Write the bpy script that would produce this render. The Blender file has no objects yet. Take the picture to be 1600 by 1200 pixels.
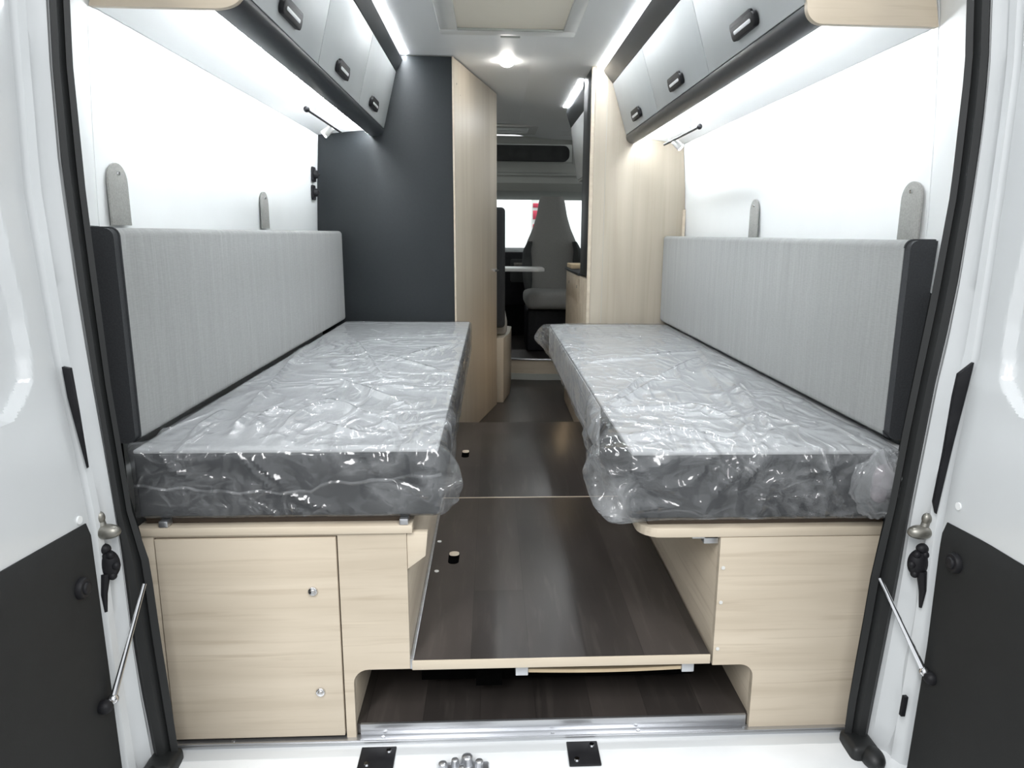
import bpy, bmesh, math, random
from mathutils import Vector, Matrix, noise
random.seed(7)
R = math.radians
S = bpy.context.scene
COL = S.collection

# ------------------------------------------------------------------ camera
pitch, yaw, roll = R(11.89), R(3.0), 0.009
fw = Vector((math.sin(yaw)*math.cos(pitch), math.cos(yaw)*math.cos(pitch), -math.sin(pitch)))
rt = Vector((math.cos(yaw), -math.sin(yaw), 0)); up = rt.cross(fw)
rt, up = rt*math.cos(roll)+up*math.sin(roll), up*math.cos(roll)-rt*math.sin(roll)
cd = bpy.data.cameras.new('camera'); cam = bpy.data.objects.new('camera', cd); COL.objects.link(cam)
M = Matrix((rt, up, -fw)).transposed().to_4x4(); M.translation = Vector((-0.042, -1.38, 1.08)); cam.matrix_world = M
cd.sensor_width = 36; cd.lens = 36*1116/1600; cd.shift_x = -26/1600; cd.clip_start = .02
S.camera = cam
# ------------------------------------------------------------------ world, lamps, exposure
w = bpy.data.worlds.new('world'); S.world = w; w.use_nodes = True
bg = w.node_tree.nodes['Background']; bg.inputs[0].default_value = (.93, .97, 1, 1); bg.inputs[1].default_value = .95
S.view_settings.view_transform = 'Standard'; S.view_settings.look = 'None'
S.view_settings.gamma = 1; S.view_settings.use_curve_mapping = False; S.view_settings.exposure = 0.18

def area_lamp(name, loc, target, sx, sy, power, col=(1, 1, 1)):
    l = bpy.data.lights.new(name, 'AREA'); l.shape = 'RECTANGLE'; l.size = sx; l.size_y = sy; l.energy = power; l.color = col
    o = bpy.data.objects.new(name, l); COL.objects.link(o); o.location = loc
    o.rotation_euler = (Vector(target)-Vector(loc)).to_track_quat('-Z', 'Y').to_euler(); return o
area_lamp('unseen_hall_lamp', (-1.4, -3.2, 3.7), (0, .2, .3), .6, 2.4, 125)
area_lamp('unseen_hall_lamp', (1.5, -3.0, 3.7), (0, .2, .3), .6, 2.4, 90)
area_lamp('unseen_hall_lamp', (.6, 8.6, 4.6), (.4, 11, 1.2), 2.4, .6, 330)  # added lamp out of view, brightens the hall wall beyond the windscreen

# ------------------------------------------------------------------ materials
def mat(name, col, rough=.5, metal=0, spec=.5, noise_=None, bump=None, emis=0, ecol=None, coat=0, coords='Object', sheen=0):
    """noise_=(colour2,(sx,sy,sz),amount[,detail]); bump=(scale xyz,strength,dist)"""
    m = bpy.data.materials.new(name); m.use_nodes = True; nt = m.node_tree; b = nt.nodes['Principled BSDF']
    b.inputs['Base Color'].default_value = (*col, 1); b.inputs['Roughness'].default_value = rough
    b.inputs['Metallic'].default_value = metal; b.inputs['Specular IOR Level'].default_value = spec
    b.inputs['Coat Weight'].default_value = coat; b.inputs['Coat Roughness'].default_value = .08
    b.inputs['Sheen Weight'].default_value = sheen
    if emis:
        b.inputs['Emission Color'].default_value = (*(ecol or col), 1); b.inputs['Emission Strength'].default_value = emis
    tc = nt.nodes.new('ShaderNodeTexCoord')
    def nz(scale, detail=3):
        mp = nt.nodes.new('ShaderNodeMapping'); mp.inputs['Scale'].default_value = scale; nt.links.new(tc.outputs[coords], mp.inputs[0])
        n = nt.nodes.new('ShaderNodeTexNoise'); n.inputs['Scale'].default_value = 1; n.inputs['Detail'].default_value = detail
        nt.links.new(mp.outputs[0], n.inputs['Vector']); return n
    if noise_:
        n = nz(noise_[1], noise_[3] if len(noise_) > 3 else 3)
        r = nt.nodes.new('ShaderNodeMapRange'); r.inputs[1].default_value = .5-.25/noise_[2]; r.inputs[2].default_value = .5+.25/noise_[2]
        nt.links.new(n.outputs[0], r.inputs[0])
        mx = nt.nodes.new('ShaderNodeMix'); mx.data_type = 'RGBA'; mx.inputs[6].default_value = (*col, 1); mx.inputs[7].default_value = (*noise_[0], 1)
        nt.links.new(r.outputs[0], mx.inputs[0]); nt.links.new(mx.outputs[2], b.inputs['Base Color'])
    if bump:
        n = nz(bump[0], 4); bp = nt.nodes.new('ShaderNodeBump'); bp.inputs['Strength'].default_value = bump[1]; bp.inputs['Distance'].default_value = bump[2]
        nt.links.new(n.outputs[0], bp.inputs['Height']); nt.links.new(bp.outputs[0], b.inputs['Normal'])
    return m
def wood(name, scale, fine, c1=(.60, .525, .42), c2=(.50, .43, .335), c3=(.40, .33, .245)):
    m = bpy.data.materials.new(name); m.use_nodes = True; nt = m.node_tree; b = nt.nodes['Principled BSDF']
    tc = nt.nodes.new('ShaderNodeTexCoord'); outs = []
    for sc, dt in ((scale, 4), (fine, 5)):
        mp = nt.nodes.new('ShaderNodeMapping'); mp.inputs['Scale'].default_value = sc; nt.links.new(tc.outputs['Object'], mp.inputs[0])
        n = nt.nodes.new('ShaderNodeTexNoise'); n.inputs['Scale'].default_value = 1; n.inputs['Detail'].default_value = dt; n.inputs['Distortion'].default_value = .4
        nt.links.new(mp.outputs[0], n.inputs['Vector']); outs.append(n)
    a = nt.nodes.new('ShaderNodeValToRGB'); a.color_ramp.elements[0].position = .35; a.color_ramp.elements[1].position = .65
    a.color_ramp.elements[0].color = (*c2, 1); a.color_ramp.elements[1].color = (*c1, 1)
    nt.links.new(outs[0].outputs[0], a.inputs[0])
    r = nt.nodes.new('ShaderNodeMapRange'); r.inputs[1].default_value = .54; r.inputs[2].default_value = .72; r.inputs[4].default_value = .55
    nt.links.new(outs[1].outputs[0], r.inputs[0])
    mx = nt.nodes.new('ShaderNodeMix'); mx.data_type = 'RGBA'; mx.inputs[7].default_value = (*c3, 1)
    nt.links.new(r.outputs[0], mx.inputs[0]); nt.links.new(a.outputs[0], mx.inputs[6]); nt.links.new(mx.outputs[2], b.inputs['Base Color'])
    b.inputs['Roughness'].default_value = .42; b.inputs['Specular IOR Level'].default_value = .4
    return m
WOODX = wood('pale_wood_horizontal_grain', (1.3, 14, 16), (3, 60, 75))
WOODZ = wood('pale_wood_vertical_grain', (11, 10, .6), (60, 50, 1.6), (.47, .42, .34), (.40, .35, .28), (.38, .325, .25))
WOODY = wood('pale_wood_lengthwise_grain', (16, 1.3, 16), (60, 3, 75))
WOODE = mat('pale_wood_edge_band', (.62, .55, .44), .45, noise_=((.52, .44, .34), (4, 40, 40), 1))
VINYL = wood('dark_oak_vinyl', (9, 1.6, 9), (55, 5, 55), (.044, .038, .035), (.030, .026, .024), (.066, .058, .052))
VINYL.node_tree.nodes['Principled BSDF'].inputs['Roughness'].default_value = .38
_nt = VINYL.node_tree; _bs = _nt.nodes['Principled BSDF']; _src = _bs.inputs['Base Color'].links[0].from_socket
_tc = _nt.nodes.new('ShaderNodeTexCoord'); _mp = _nt.nodes.new('ShaderNodeMapping'); _mp.inputs['Rotation'].default_value = (0, 0, R(90)); _mp.inputs['Location'].default_value = (.3, .07, 0); _nt.links.new(_tc.outputs['Object'], _mp.inputs[0])
_bk = _nt.nodes.new('ShaderNodeTexBrick'); _bk.inputs['Scale'].default_value = 1; _bk.inputs['Brick Width'].default_value = .92; _bk.inputs['Row Height'].default_value = .125; _bk.inputs['Mortar Size'].default_value = .0008
_bk.inputs['Color1'].default_value = (.78, .78, .78, 1); _bk.inputs['Color2'].default_value = (1.3, 1.28, 1.26, 1); _bk.inputs['Mortar'].default_value = (.6, .6, .6, 1); _nt.links.new(_mp.outputs[0], _bk.inputs['Vector'])
_mx = _nt.nodes.new('ShaderNodeMix'); _mx.data_type = 'RGBA'; _mx.blend_type = 'MULTIPLY'; _mx.inputs[0].default_value = 1; _nt.links.new(_src, _mx.inputs[6]); _nt.links.new(_bk.outputs[0], _mx.inputs[7]); _nt.links.new(_mx.outputs[2], _bs.inputs['Base Color'])
WHITE_WALL = mat('white_wall_panel', (.80, .82, .82), .45, noise_=((.77, .79, .79), (6, 6, 6), 1))
UNDER = mat('white_panel_lit_underside', (.93, .94, .94), .45, noise_=((.91, .92, .92), (6, 6, 6), 1))  # lightened copy of the white panel, strip-light brightness put into the colour
CEIL = mat('ceiling_board', (.86, .87, .87), .5, noise_=((.83, .84, .84), (3, 3, 3), 1))
PAINT = mat('white_car_paint', (.64, .66, .67), .25, coat=.5, noise_=((.61, .63, .64), (5, 5, 5), 1))
GLOSS = mat('satin_grey_white_door', (.48, .50, .505), .5, spec=.25, noise_=((.54, .56, .56), (4, 4, 4), 1))
ANTH = mat('anthracite_board', (.021, .0245, .027), .5, noise_=((.018, .021, .0235), (90, 90, 90), 1), bump=((220, 220, 220), .08, .001), spec=.3)
FASCIA = mat('anthracite_profile', (.042, .047, .052), .36, noise_=((.036, .04, .045), (60, 60, 60), 1))
RUB = mat('black_rubber', (.010, .011, .0115), .5, noise_=((.015, .016, .016), (30, 30, 9), 1))
BLACKP = mat('black_plastic', (.008, .008, .010), .5, spec=.25, noise_=((.016, .016, .018), (40, 40, 40), 1))
TRIM = mat('dark_grey_door_trim', (.009, .0098, .010), .75, noise_=((.007, .0078, .008), (25, 25, 25), 1), bump=((400, 400, 400), .15, .001))
LGREY = mat('light_grey_weave', (.44, .45, .455), .9, noise_=((.40, .41, .415), (420, 90, 420), 1.6), bump=((500, 120, 500), .3, .001), sheen=.2)
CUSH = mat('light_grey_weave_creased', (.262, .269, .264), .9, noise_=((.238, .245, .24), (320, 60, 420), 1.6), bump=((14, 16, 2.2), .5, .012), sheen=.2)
DGREY = mat('charcoal_fabric', (.021, .023, .026), .9, noise_=((.029, .031, .034), (260, 260, 260), 1.4), bump=((400, 400, 400), .25, .001))
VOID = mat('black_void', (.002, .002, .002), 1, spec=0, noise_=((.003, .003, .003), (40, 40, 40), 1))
SILLP = mat('white_paint_lit_sill', (.84, .86, .87), .25, coat=.5, noise_=((.78, .80, .81), (7, 9, 7), 1.5))  # same white paint, lightened for the lamp light on the upward-facing sill
HANDI = mat('pale_handle_inlay', (.85, .86, .87), .5, noise_=((.8, .81, .82), (40, 40, 40), 1))
FELT = mat('grey_felt', (.30, .30, .285), .95, noise_=((.24, .24, .23), (260, 260, 260), 1.5), bump=((300, 300, 300), .3, .001))
SEATF = mat('cab_seat_fabric', (.30, .295, .28), .9, noise_=((.27, .265, .25), (150, 150, 150), 1.3))
CABG = mat('cab_grey_plastic', (.42, .43, .40), .6, noise_=((.39, .40, .37), (8, 8, 8), 1))
CABD = mat('cab_dark_recess', (.055, .058, .056), .7, noise_=((.028, .03, .03), (8, 8, 8), 1))
ALU = mat('aluminium', (.62, .63, .65), .32, metal=.9, noise_=((.5, .51, .53), (3, 60, 60), 1))
CHROME = mat('polished_chrome', (.75, .75, .76), .12, metal=1, noise_=((.7, .7, .72), (30, 30, 30), 1))
STEEL = mat('dull_steel', (.33, .32, .29), .4, metal=.8, noise_=((.24, .23, .2), (60, 60, 60), 1.3))
SLATD = mat('dark_brown_slat', (.07, .05, .035), .6, noise_=((.05, .035, .025), (10, 60, 60), 1))
LED = mat('led_strip_light', (1, 1, 1), .5, emis=74, ecol=(.93, .97, 1))
LEDU = mat('led_under_cabinet', (1, 1, 1), .5, emis=92, ecol=(.93, .97, 1))
SPOT = mat('spot_light_lens', (1, 1, 1), .5, emis=70, ecol=(1, .96, .90))
WARM = mat('warm_lamp_lens', (1, .8, .55), .5, emis=70, ecol=(1, .72, .42))
BLIND = mat('beige_skylight_blind', (.80, .775, .73), .8, noise_=((.76, .735, .69), (4, 40, 4), 1))
_b = BLIND.node_tree.nodes['Principled BSDF']; _b.inputs['Transmission Weight'].default_value = .0
_t = BLIND.node_tree.nodes.new('ShaderNodeBsdfTranslucent'); _t.inputs[0].default_value = (.95, .9, .82, 1); _m = BLIND.node_tree.nodes.new('ShaderNodeMixShader'); _m.inputs[0].default_value = .65
_o = BLIND.node_tree.nodes['Material Output']; BLIND.node_tree.links.new(_b.outputs[0], _m.inputs[1]); BLIND.node_tree.links.new(_t.outputs[0], _m.inputs[2]); BLIND.node_tree.links.new(_m.outputs[0], _o.inputs[0])
HATCHW = mat('white_hatch_plastic', (.66, .66, .64), .4, noise_=((.62, .62, .60), (5, 5, 5), 1))
TAN = mat('tan_cardboard', (.62, .50, .33), .7, noise_=((.55, .43, .28), (30, 30, 30), 1))
FOAM = mat('pinkish_packing', (.27, .235, .25), .7, noise_=((.18, .16, .175), (60, 60, 60), 1.5))
HALLW = mat('hall_wall_paint', (.8, .82, .83), .7, noise_=((.75, .77, .78), (1, 1, 1), 1))
CONC = mat('hall_concrete', (.36, .36, .35), .7, noise_=((.3, .3, .29), (2, 2, 2), 1))
RED = mat('red_sign', (.6, .05, .1), .5, noise_=((.5, .04, .08), (5, 5, 5), 1))
def glassm():
    m = bpy.data.materials.new('window_glass'); m.use_nodes = True; nt = m.node_tree; nt.nodes.clear()
    o = nt.nodes.new('ShaderNodeOutputMaterial'); t = nt.nodes.new('ShaderNodeBsdfTransparent'); g = nt.nodes.new('ShaderNodeBsdfGlossy')
    g.inputs['Roughness'].default_value = .02; t.inputs[0].default_value = (.93, .96, .95, 1)
    f = nt.nodes.new('ShaderNodeFresnel'); f.inputs[0].default_value = 1.45; mx = nt.nodes.new('ShaderNodeMixShader')
    nt.links.new(f.outputs[0], mx.inputs[0]); nt.links.new(t.outputs[0], mx.inputs[1]); nt.links.new(g.outputs[0], mx.inputs[2]); nt.links.new(mx.outputs[0], o.inputs[0])
    return m
GLASS = glassm()
def filmm():
    m = bpy.data.materials.new('clear_plastic_film'); m.use_nodes = True; nt = m.node_tree; nt.nodes.clear(); N = nt.nodes.new; L = nt.links.new
    o = N('ShaderNodeOutputMaterial'); t = N('ShaderNodeBsdfTransparent'); g = N('ShaderNodeBsdfGlossy'); d = N('ShaderNodeBsdfTranslucent'); d2 = N('ShaderNodeBsdfDiffuse'); d2.inputs[0].default_value = (.85, .87, .89, 1)
    t.inputs[0].default_value = (.96, .965, .97, 1); g.inputs['Roughness'].default_value = .12; d.inputs[0].default_value = (.8, .82, .84, 1)
    tc = N('ShaderNodeTexCoord'); h = None
    def noisenode(sc, rot, det, dist):
        mp = N('ShaderNodeMapping'); mp.inputs['Scale'].default_value = sc; mp.inputs['Rotation'].default_value = rot; L(tc.outputs['Object'], mp.inputs[0])
        n = N('ShaderNodeTexNoise'); n.inputs['Scale'].default_value = 1; n.inputs['Detail'].default_value = det; n.inputs['Distortion'].default_value = dist; L(mp.outputs[0], n.inputs['Vector']); return n
    def mth(op, x, y, z=None):
        m_ = N('ShaderNodeMath'); m_.operation = op
        for i, v in enumerate((x, y) if z is None else (x, y, z)):
            if isinstance(v, (int, float)): m_.inputs[i].default_value = v
            else: L(v, m_.inputs[i])
        return m_.outputs[0]
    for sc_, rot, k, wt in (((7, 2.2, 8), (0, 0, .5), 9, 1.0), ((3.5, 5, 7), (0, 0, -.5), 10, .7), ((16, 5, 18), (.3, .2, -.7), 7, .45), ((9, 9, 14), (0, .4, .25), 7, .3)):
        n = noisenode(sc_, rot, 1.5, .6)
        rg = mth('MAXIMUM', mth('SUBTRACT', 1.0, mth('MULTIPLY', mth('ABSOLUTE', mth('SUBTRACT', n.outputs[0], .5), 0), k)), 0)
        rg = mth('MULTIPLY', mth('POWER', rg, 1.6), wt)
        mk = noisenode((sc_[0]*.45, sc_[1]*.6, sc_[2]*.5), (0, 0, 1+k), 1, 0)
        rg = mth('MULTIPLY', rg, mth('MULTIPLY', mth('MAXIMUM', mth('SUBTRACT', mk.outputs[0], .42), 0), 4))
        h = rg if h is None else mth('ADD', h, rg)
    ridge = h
    lo = noisenode((4.5, 2.5, 6), (0, 0, .2), 2, .8); h = mth('ADD', h, mth('MULTIPLY', lo.outputs[0], 1.6))
    b = N('ShaderNodeBump'); b.inputs['Strength'].default_value = 1; b.inputs['Distance'].default_value = .016; L(h, b.inputs['Height'])
    L(b.outputs[0], g.inputs['Normal']); L(b.outputs[0], d.inputs['Normal'])
    f = N('ShaderNodeFresnel'); f.inputs[0].default_value = 1.42; L(b.outputs[0], f.inputs['Normal'])
    sc = N('ShaderNodeMath'); sc.operation = 'MULTIPLY_ADD'; sc.inputs[1].default_value = 1.0; sc.inputs[2].default_value = .02; sc.use_clamp = True; L(f.outputs[0], sc.inputs[0]); mn = N('ShaderNodeMath'); mn.operation = 'MINIMUM'; mn.inputs[1].default_value = .4; L(sc.outputs[0], mn.inputs[0]); sc = mn
    m1 = N('ShaderNodeMixShader'); hz = mth('MINIMUM', mth('MULTIPLY_ADD', ridge, .24, .07), .4); L(hz, m1.inputs[0]); L(t.outputs[0], m1.inputs[1]); m0 = N('ShaderNodeMixShader'); L(d.outputs[0], m0.inputs[1]); L(d2.outputs[0], m0.inputs[2]); L(m0.outputs[0], m1.inputs[2])  # ridge haze: crease whitening of the film, also painting in white highlight streaks
    m2 = N('ShaderNodeMixShader'); L(sc.outputs[0], m2.inputs[0]); L(m1.outputs[0], m2.inputs[1]); L(g.outputs[0], m2.inputs[2]); L(m2.outputs[0], o.inputs[0])
    return m
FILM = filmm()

# ------------------------------------------------------------------ mesh helpers
ORG = {}
def B(): return bmesh.new()
def merge(bm, tmp, matrix=None):
    if matrix is not None: bmesh.ops.transform(tmp, matrix=matrix, verts=tmp.verts)
    me = bpy.data.meshes.new('tmp'); tmp.to_mesh(me); tmp.free(); bm.from_mesh(me); bpy.data.meshes.remove(me)
def bevel(t, b, seg=2, edges=None):
    if b > 0: bmesh.ops.bevel(t, geom=list(edges) if edges else list(t.edges), offset=b, segments=seg, profile=.5, affect='EDGES', clamp_overlap=True)
def box(bm, x0, x1, y0, y1, z0, z1, b=0, seg=2, mx=None):
    t = bmesh.new(); bmesh.ops.create_cube(t, size=1)
    bmesh.ops.transform(t, matrix=Matrix.Translation(((x0+x1)/2, (y0+y1)/2, (z0+z1)/2)) @ Matrix.Diagonal((abs(x1-x0), abs(y1-y0), abs(z1-z0), 1)), verts=t.verts)
    bevel(t, b, seg); merge(bm, t, mx); return bm
def prism(bm, pts, axis, a0, a1, b=0, seg=2):
    """closed 2D outline extruded along axis; the outline's two coordinates are the other axes in xyz order"""
    t = bmesh.new(); k = 'xyz'.index(axis); oth = [i for i in range(3) if i != k]
    def V(p, a):
        v = [0, 0, 0]; v[oth[0]] = p[0]; v[oth[1]] = p[1]; v[k] = a; return t.verts.new(v)
    A = [V(p, a0) for p in pts]; Z = [V(p, a1) for p in pts]; n = len(pts)
    fs = [t.faces.new(A), t.faces.new(Z[::-1])] + [t.faces.new((A[i], Z[i], Z[(i+1) % n], A[(i+1) % n])) for i in range(n)]
    bmesh.ops.recalc_face_normals(t, faces=fs); bevel(t, b, seg); merge(bm, t); return bm
def rrect(x0, x1, y0, y1, r, n=6, corners=(1, 1, 1, 1)):
    """rounded rectangle outline; corners flags = lower-left, lower-right, upper-right, upper-left"""
    o = []
    for (cx, cy, a, sx, sy, f) in ((x0+r, y0+r, 180, x0, y0, corners[0]), (x1-r, y0+r, 270, x1, y0, corners[1]), (x1-r, y1-r, 0, x1, y1, corners[2]), (x0+r, y1-r, 90, x0, y1, corners[3])):
        if not f: o.append((sx, sy)); continue
        for i in range(n+1):
            t = R(a+90*i/n); o.append((cx+r*math.cos(t), cy+r*math.sin(t)))
    return o
def cyl(bm, p0, p1, r, r2=None, n=20, b=0):
    t = bmesh.new(); p0 = Vector(p0); p1 = Vector(p1); d = p1-p0
    bmesh.ops.create_cone(t, cap_ends=True, segments=n, radius1=r, radius2=r if r2 is None else r2, depth=d.length)
    if b: bevel(t, b, 2, [e for e in t.edges if len(e.link_faces) == 2 and any(len(f.verts) > 4 for f in e.link_faces)])
    merge(bm, t, Matrix.Translation((p0+p1)/2) @ d.to_track_quat('Z', 'Y').to_matrix().to_4x4()); return bm
def ball(bm, c, r, s=(1, 1, 1)):
    t = bmesh.new(); bmesh.ops.create_uvsphere(t, u_segments=20, v_segments=12, radius=r); merge(bm, t, Matrix.Translation(c) @ Matrix.Diagonal((*s, 1))); return bm
def tube(bm, pts, r, n=10):
    pts = [Vector(p) for p in pts]; t = bmesh.new(); rings = []; u = None
    for i, p in enumerate(pts):
        d = ((pts[min(i+1, len(pts)-1)]-pts[max(i-1, 0)])).normalized()
        if u is None: u = d.orthogonal().normalized()
        u = (u-d*u.dot(d)).normalized(); v = d.cross(u); rr = r[i] if isinstance(r, (list, tuple)) else r
        rings.append([t.verts.new(p+(u*math.cos(2*math.pi*k/n)+v*math.sin(2*math.pi*k/n))*rr) for k in range(n)])
    for a, b_ in zip(rings, rings[1:]):
        for k in range(n): t.faces.new((a[k], a[(k+1) % n], b_[(k+1) % n], b_[k]))
    t.faces.new(rings[0][::-1]); t.faces.new(rings[-1]); bmesh.ops.recalc_face_normals(t, faces=t.faces); merge(bm, t); return bm
def sheet(bm, rows, thick=None):
    """grid of points (rows of equal length) -> surface; thick = offset vector giving it a back and edges"""
    t = bmesh.new(); g = [[t.verts.new(p) for p in r] for r in rows]; n = len(g[0])
    fs = [t.faces.new((g[i][j], g[i][j+1], g[i+1][j+1], g[i+1][j])) for i in range(len(g)-1) for j in range(n-1)]
    if thick:
        th = Vector(thick); h = [[t.verts.new(Vector(v.co)+th) for v in r] for r in g]
        for i in range(len(g)-1):
            for j in range(n-1): t.faces.new((h[i][j], h[i+1][j], h[i+1][j+1], h[i][j+1]))
        for i in range(len(g)-1):
            t.faces.new((g[i][0], g[i+1][0], h[i+1][0], h[i][0])); t.faces.new((g[i][-1], h[i][-1], h[i+1][-1], g[i+1][-1]))
        for j in range(n-1):
            t.faces.new((g[0][j], h[0][j], h[0][j+1], g[0][j+1])); t.faces.new((g[-1][j], g[-1][j+1], h[-1][j+1], h[-1][j]))
    bmesh.ops.recalc_face_normals(t, faces=t.faces); merge(bm, t); return bm
def obj(name, bm, m, parent=None, smooth=True, **props):
    org = ORG.get(parent.name, Vector()) if parent else Vector()
    if org.length: bmesh.ops.translate(bm, vec=-org, verts=bm.verts)
    me = bpy.data.meshes.new(name); bm.to_mesh(me); bm.free(); me.materials.append(m)
    if smooth:
        me.shade_smooth()
        try: me.set_sharp_from_angle(angle=R(35))
        except Exception: pass
    o = bpy.data.objects.new(name, me); COL.objects.link(o)
    if parent: o.parent = parent; ORG[o.name] = org
    for k, v in props.items(): o[k] = v
    return o
def thing(name, label, cat, loc=(0, 0, 0), group=None):
    o = bpy.data.objects.new(name, None); COL.objects.link(o); o.empty_display_size = .05; o.location = loc; ORG[o.name] = Vector(loc)
    o['label'] = label; o['category'] = cat
    if group: o['group'] = group
    return o
def tag(o, label, cat, group=None):
    o['label'] = label; o['category'] = cat
    if group: o['group'] = group
    return o
def struct(name, bm, m, parent=None, **k): return obj(name, bm, m, parent, kind='structure', **k)
def lerp(a, b, t): return a+(b-a)*t
def interp(tab, z):
    """tab = [(z, x)...] descending or ascending -> x"""
    tab = sorted(tab)
    if z <= tab[0][0]: return tab[0][1]
    for (a, xa), (b, xb) in zip(tab, tab[1:]):
        if z <= b: return lerp(xa, xb, (z-a)/(b-a))
    return tab[-1][1]

# ------------------------------------------------------------------ shell
struct('ground', box(B(), -12, 12, -10, 14, -.62, -.55), CONC)
bm = B(); box(bm, -.2, 0, -9.9, 13.9, 0, 0.01) if False else None
struct('wall_hall', box(bm, -9, 9, 11, 11.1, -.55, 5), HALLW)
LW = [(0, -.87), (1.1, -.867), (1.3, -.858), (1.53, -.842), (1.75, -.80), (1.9, -.74)]
RW = [(0, .90), (1.1, .897), (1.3, .888), (1.53, .868), (1.75, .83), (1.9, .77)]
zs = [0, .3, .6, .9, 1.1, 1.2, 1.3, 1.4, 1.53, 1.65, 1.75, 1.83, 1.9]
def wall(name, tab, y0, y1, s, m=WHITE_WALL):
    return struct(name, sheet(B(), [[(interp(tab, z), y, z) for y in (y0, (y0+y1)/2, y1)] for z in zs], (s*.06, 0, 0)), m)
wall('wall_left', LW, .205, 3.9, -1); wall('wall_right', RW, .155, 3.9, 1)
# ceiling, bowed a little towards the right edge, one slab
cp = [(-.85, 1.875), (-.2, 1.872), (.15, 1.868), (.45, 1.838), (.85, 1.825)]
def cz(x): return interp([(p[0], p[1]) for p in cp], x)
cp = [(-.85, 1.875), (-.2, 1.872), (.15, 1.868), (.45, 1.838), (.85, 1.825)]
HOLES = [(-.175, .240, 1.10, 1.64), (-.25, .235, 4.22, 4.50)]
def holed(name, ys, zf, th, m, xe):
    xs = sorted({-.85, -.5, -.25, -.2, -.175, .15, .235, .24, .45, .65, .85} | set(xe)); ys = sorted(ys); b = B()
    for xa, xb in zip(xs, xs[1:]):
        for ya, yb in zip(ys, ys[1:]):
            if any(h[0] <= (xa+xb)/2 <= h[1] and h[2] <= (ya+yb)/2 <= h[3] for h in HOLES): continue
            t_ = bmesh.new(); vs = [t_.verts.new((x, y, zf(x)+d)) for d in (0, th) for x, y in ((xa, ya), (xb, ya), (xb, yb), (xa, yb))]
            for f in ((3, 2, 1, 0), (4, 5, 6, 7), (0, 1, 5, 4), (1, 2, 6, 5), (2, 3, 7, 6), (3, 0, 4, 7)): t_.faces.new([vs[i] for i in f])
            merge(b, t_)
    bmesh.ops.remove_doubles(b, verts=b.verts, dist=1e-5)
    seen = {}
    for f in b.faces: seen.setdefault(tuple(sorted(v.index for v in f.verts)), []).append(f)
    bmesh.ops.delete(b, geom=[f for l in seen.values() if len(l) > 1 for f in l], context='FACES'); bmesh.ops.recalc_face_normals(b, faces=b.faces)
    return struct(name, b, m)
holed('ceiling', [.1, 1.10, 1.64, 3.0, 4.22, 4.50, 4.75], cz, .07, CEIL, [])
struct('floor', box(B(), -.87, .90, .012, 4.6, -.03, .028), VINYL)
struct('trim_1', box(B(), -.80, .84, -.75+.7, .012, -.05, -.004, .003), PAINT)

# rear door frame: white pillars with pressed steps, black seal
SL = [(1.9, -.735), (1.75, -.752), (1.453, -.775), (1.353, -.782), (1.2, -.787), (1.09, -.785), (.977, -.783), (.8, -.776), (.678, -.770), (.563, -.765), (.484, -.762), (.28, -.76), (.163, -.755), (.036, -.745), (-.05, -.74)]
SLi = [(1.9, -.70), (1.453, -.743), (1.354, -.75), (1.144, -.753), (.80, -.748), (.549, -.735), (.443, -.712), (.277, -.707), (.176, -.702), (-.05, -.693)]
SR = [(1.9, .80), (1.75, .815), (1.49, .838), (1.385, .85), (1.276, .854), (1.163, .852), (.998, .846), (.9, .838), (.798, .827), (.667, .818), (.531, .808), (.39, .802), (.243, .792), (.09, .781), (-.05, .772)]
SRi = [(1.9, .76), (1.49, .796), (1.384, .808), (1.163, .811), (.949, .797), (.7, .775), (.55, .765), (.391, .745), (.245, .737), (.092, .727), (-.05, .724)]
zz = [1.8-.05*i for i in range(38)]
bm = B()
for (o_, i_, s) in ((SL, SLi, -1), (SR, SRi, 1)):
    rows = []
    for z in zz:
        a = interp(o_, z); b_ = interp(i_, z)
        rows.append([(a, -.030, z), (a, -.05, z), (lerp(a, b_, .25), -.062, z), (lerp(a, b_, .5), -.058, z), (lerp(a, b_, .62), -.046, z), (lerp(a, b_, .75), -.052, z), (b_, -.047, z), (b_+s*.026, -.012, z)])
    sheet(bm, rows)
# top run of the seal, above the picture
prof = [(-.03, 0), (-.05, 0), (-.062, -.01), (-.05, -.03), (-.01, -.035)]
sheet(bm, [[(x, p[0], 1.8+p[1]) for p in prof] for x in (-.75, .82)])
for s, xb in ((-1, -.72), (1, .75)):   # lumps of rubber at the foot of the opening
    box(bm, xb-.03, xb+.03, -.10, -.03, -.035, .02, .012, 3); ball(bm, (xb+s*.012, -.10, .0), .024, (1, 1.3, .9))
tag(obj('door_seal', bm, RUB), 'black rubber seal framing the open rear doorway of the van', 'door seal')

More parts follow.
